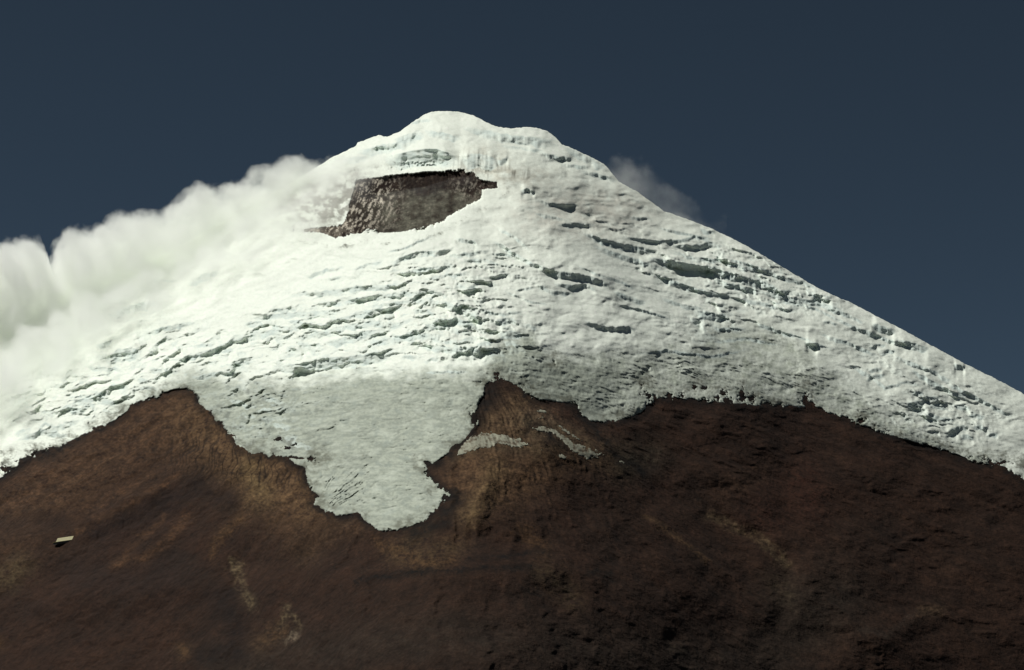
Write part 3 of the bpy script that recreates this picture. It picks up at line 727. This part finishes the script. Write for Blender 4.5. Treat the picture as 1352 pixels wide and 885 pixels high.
def cloud(name, top, bot, dref, front, back, dens, label, group=None, nscale=.011, soft=24., thr=.0, dx=None, seedv=0., aniso=0., margin=24, eamp=150., low=260.):
    """top/bot: outlines (px,py) left to right seen at distance dref; front/back: functions giving depth behind/before the slope"""
    x0, x1 = top[0][0], top[-1][0]
    n, m = 90, 40
    xs = np.linspace(x0, x1, n)
    tx, ty = zip(*top); bx_, by_ = zip(*bot)
    yt = np.interp(xs, tx, ty); yb = np.interp(xs, bx_, by_)
    pts = []; faces = []
    wxs = np.array([wz(x, 300, dref)[0] for x in xs])
    s = np.linspace(0, 1, m)
    XX = np.repeat(wxs[None], m, 0)
    PYY = (yt - margin)[None] + s[:, None]*(yb - yt + 2*margin)[None]
    PXX = np.repeat(xs[None], m, 0)
    lum = fbm(PXX/34, PYY/30, 500 + int(seedv), 4)
    # round off towards the rim of the sheet
    edge_ = np.minimum(np.minimum(s, 1 - s)[:, None]*2*3, 1)*np.minimum(np.minimum(xs - x0, x1 - xs)[None]/30.0, 1)
    edge_ = np.sqrt(np.clip(edge_, 0, 1))
    base = np.zeros_like(PXX)
    for j in range(n):
        i = int(np.argmin(np.abs(COLX - xs[j])))
        base[:, j] = np.interp(PYY[:, j], PY[:, i], DL[:, i])
    A_, B_ = ray(PXX, PYY)
    Fd = base - (front(PXX, PYY)*(1 + .35*lum))*edge_ - 1
    Bd = base + (back(PXX, PYY)*(1 + .2*lum))*edge_ + 1
    V = np.concatenate([np.stack([A_*Fd, Fd, B_*Fd + CAM[2]], -1).reshape(-1, 3), np.stack([A_*Bd, Bd, B_*Bd + CAM[2]], -1).reshape(-1, 3)])
    I = np.arange(n*m).reshape(m, n); J = I + n*m
    for i in range(m - 1):
        for j in range(n - 1):
            faces.append((int(I[i, j]), int(I[i + 1, j]), int(I[i + 1, j + 1]), int(I[i, j + 1])))
            faces.append((int(J[i, j]), int(J[i, j + 1]), int(J[i + 1, j + 1]), int(J[i + 1, j])))
    for i in range(m - 1):
        faces.append((int(I[i, 0]), int(J[i, 0]), int(J[i + 1, 0]), int(I[i + 1, 0])))
        faces.append((int(I[i, n-1]), int(I[i + 1, n-1]), int(J[i + 1, n-1]), int(J[i, n-1])))
    for j in range(n - 1):
        faces.append((int(I[0, j]), int(I[0, j + 1]), int(J[0, j + 1]), int(J[0, j])))
        faces.append((int(I[m-1, j]), int(J[m-1, j]), int(J[m-1, j + 1]), int(I[m-1, j + 1])))
    # material
    mt = bpy.data.materials.new(name + '_vapour'); t_, N, L = nt(mt)
    out = N.new('ShaderNodeOutputMaterial'); pv = N.new('ShaderNodeVolumePrincipled')
    pv.inputs['Color'].default_value = (.995, 1, .988, 1); pv.inputs['Anisotropy'].default_value = aniso
    geo = N.new('ShaderNodeNewGeometry'); sp = N.new('ShaderNodeSeparateXYZ')
    L.new(geo.outputs['Position'], sp.inputs[0])

    def mth(op, a, b=None, c=None, clamp=False):
        q = N.new('ShaderNodeMath'); q.operation = op; q.use_clamp = clamp
        for k_, vv in enumerate((a, b, c)):
            if vv is None: continue
            if isinstance(vv, (int, float)): q.inputs[k_].default_value = vv
            else: L.new(vv, q.inputs[k_])
        return q.outputs[0]
    X0, X1 = float(wxs[0]), float(wxs[-1])
    nw = N.new('ShaderNodeTexNoise'); nw.inputs['Scale'].default_value = nscale*.8; nw.inputs['Detail'].default_value = 2
    L.new(geo.outputs['Position'], nw.inputs['Vector'])
    xw = mth('MULTIPLY_ADD', mth('SUBTRACT', nw.outputs['Fac'], .5), 230., sp.outputs[0])
    xn = mth('DIVIDE', mth('SUBTRACT', xw, X0), X1 - X0, clamp=True)
    zt = [wz(x, y, dref)[1] for x, y in top]; zb = [wz(x, y, dref)[1] for x, y in bot]
    Z0, Z1 = min(zt + zb), max(zt + zb)

    def curve(pts_, zs):
        cn = N.new('ShaderNodeFloatCurve'); cm = cn.mapping; cv = cm.curves[0]
        pp = [((wz(p[0], 300, dref)[0] - X0)/(X1 - X0), (z_ - Z0)/(Z1 - Z0)) for p, z_ in zip(pts_, zs)]
        cv.points[0].location = pp[0]; cv.points[1].location = pp[-1]
        for q in pp[1:-1]: cv.points.new(*q)
        for q in cv.points: q.handle_type = 'VECTOR'
        cm.update()
        L.new(xn, cn.inputs['Value'])
        return mth('MULTIPLY_ADD', cn.outputs[0], Z1 - Z0, Z0)
    # use height scaled back to the reference distance so the outline holds through the depth of the bank
    nz = N.new('ShaderNodeTexNoise'); nz.inputs['Scale'].default_value = nscale; nz.inputs['Detail'].default_value = 5; nz.inputs['Roughness'].default_value = .66
    mp = N.new('ShaderNodeMapping'); mp.inputs['Location'].default_value = (seedv*913, 0, seedv*411)
    L.new(geo.outputs['Position'], mp.inputs[0]); L.new(mp.outputs[0], nz.inputs['Vector'])
    nn = mth('SUBTRACT', nz.outputs['Fac'], .5)
    dt = mth('SUBTRACT', curve(top, zt), sp.outputs[2])
    dt = mth('MULTIPLY_ADD', nn, eamp, dt)
    db = mth('SUBTRACT', sp.outputs[2], curve(bot, zb))
    db = mth('MULTIPLY_ADD', nn, eamp*2.5, db)
    ft = mth('DIVIDE', dt, soft, clamp=True)
    fb = mth('DIVIDE', db, low, clamp=True)
    xe = mth('MULTIPLY', mth('DIVIDE', mth('SUBTRACT', 1.0, xn), .18, clamp=True), 1.0)
    dd = mth('MULTIPLY', mth('MULTIPLY', ft, fb), xe)
    nv = mth('MULTIPLY_ADD', nn, 4.6, .95 + thr, clamp=False)
    nv = mth('MAXIMUM', nv, 0.0)
    dd = mth('MULTIPLY', mth('MULTIPLY', dd, nv), dens)
    L.new(dd, pv.inputs['Density']); L.new(pv.outputs[0], out.inputs['Volume'])
    mt.cycles.volume_step_rate = .22
    ob = mesh_obj(name, V.tolist(), faces, mt)
    ob['label'] = label; ob['category'] = 'cloud'
    if group: ob['group'] = group
    return ob


TOPB = [(52, 380), (62, 350), (74, 318), (90, 300), (125, 300), (160, 282), (205, 282), (228, 270), (250, 240), (275, 246), (310, 242), (335, 220), (360, 211), (400, 206), (450, 200), (540, 205)]
BOTB = [(40, 640), (57, 630), (120, 560), (180, 500), (260, 455), (340, 415), (420, 365), (470, 320), (540, 262)]
cloud('cloud', TOPB, BOTB, 5900, lambda x, y: np.interp(x, [0, 120, 250, 400, 470, 540], [330, 290, 210, 165, 110, 40])*np.clip(1.25 - (y - 380)/260.0, .25, 1.1), lambda x, y: 230 + 0*x, .0165,
      'long white cloud bank hiding the left shoulder of the snow peak', seedv=1, eamp=120., nscale=.0135, low=420.)
TOPA = [(-420, 330), (-300, 300), (-200, 330), (-120, 290), (-60, 300), (-20, 284), (5, 286), (22, 290), (40, 296), (50, 306), (54, 312), (59, 336), (68, 385), (120, 440)]
BOTA = [(-420, 760), (-200, 700), (-60, 650), (20, 600), (70, 560), (110, 520)]
cloud('cloud', TOPA, BOTA, 5600, lambda x, y: 280 + 0*x, lambda x, y: 170 + 0*x, .016,
      'billowing cloud lobe cut off by the left edge, left of the long cloud bank', seedv=4)
TOPR = [(770, 232), (785, 214), (800, 208), (830, 212), (850, 218), (868, 236), (885, 248), (905, 262), (925, 276), (945, 288), (960, 300)]
BOTR = [(770, 260), (830, 300), (900, 330), (960, 345)]
cloud('cloud', TOPR, BOTR, 6020, lambda x, y: 10 + 0*x, lambda x, y: 260 + 0*x, .0022,
      'thin faint wisp of cloud blowing off the right summit ridge', seedv=7, soft=26)
TOPC = [(370, 262), (430, 268), (480, 282), (520, 276), (560, 270), (600, 258), (640, 256), (662, 264)]
BOTC = [(380, 310), (480, 318), (560, 312), (620, 290), (662, 275)]
cloud('cloud', TOPC, BOTC, 5900, lambda x, y: 90 + 0*x, lambda x, y: 140 + 0*x, .0026,
      'faint mist drifting in the dark rocky hollow under the summit', seedv=9, soft=26)

# ------------------------------------------------------------------ light
sun_dir = Vector((-.50, .0, .865)).normalized()
el = math.asin(sun_dir.z); rot = math.atan2(sun_dir.x, sun_dir.y)
sl = bpy.data.lights.new('sun', 'SUN'); sl.energy = 3.8; sl.angle = math.radians(.5); sl.color = (1, .985, .93)
so = bpy.data.objects.new('sun', sl); COL.objects.link(so)
so.rotation_euler = sun_dir.to_track_quat('Z', 'Y').to_euler(); so.location = (0, 3000, 5000)
w = bpy.data.worlds.new('World'); S.world = w; w.use_nodes = True
N = w.node_tree.nodes; L = w.node_tree.links; N.clear()
sky = N.new('ShaderNodeTexSky'); sky.sky_type = 'NISHITA'; sky.sun_disc = False; sky.sun_elevation = el; sky.sun_rotation = rot
sky.altitude = 4500; sky.air_density = .45; sky.dust_density = 0.0; sky.ozone_density = 1.0
hs = N.new('ShaderNodeHueSaturation'); hs.inputs['Saturation'].default_value = .78; hs.inputs['Value'].default_value = .55
bg = N.new('ShaderNodeBackground'); bg.inputs['Strength'].default_value = .05
wo = N.new('ShaderNodeOutputWorld')
L.new(sky.outputs[0], hs.inputs['Color']); vm = N.new('ShaderNodeVectorMath'); vm.operation = 'MULTIPLY'; vm.inputs[1].default_value = (.91, 1.10, 1.02)
L.new(hs.outputs[0], vm.inputs[0]); L.new(vm.outputs[0], bg.inputs['Color']); L.new(bg.outputs[0], wo.inputs['Surface'])

S.render.engine = 'CYCLES'
S.cycles.max_bounces = 26; S.cycles.diffuse_bounces = 6; S.cycles.volume_bounces = 24; S.cycles.transparent_max_bounces = 8
S.cycles.volume_max_steps = 512
S.cycles.use_denoising = True
try:
    S.cycles.denoiser = 'OPENIMAGEDENOISE'
except Exception:
    pass
S.view_settings.view_transform = 'Standard'; S.view_settings.look = 'None'
S.view_settings.exposure = 0.0; S.view_settings.gamma = 1.0; S.view_settings.use_curve_mapping = False
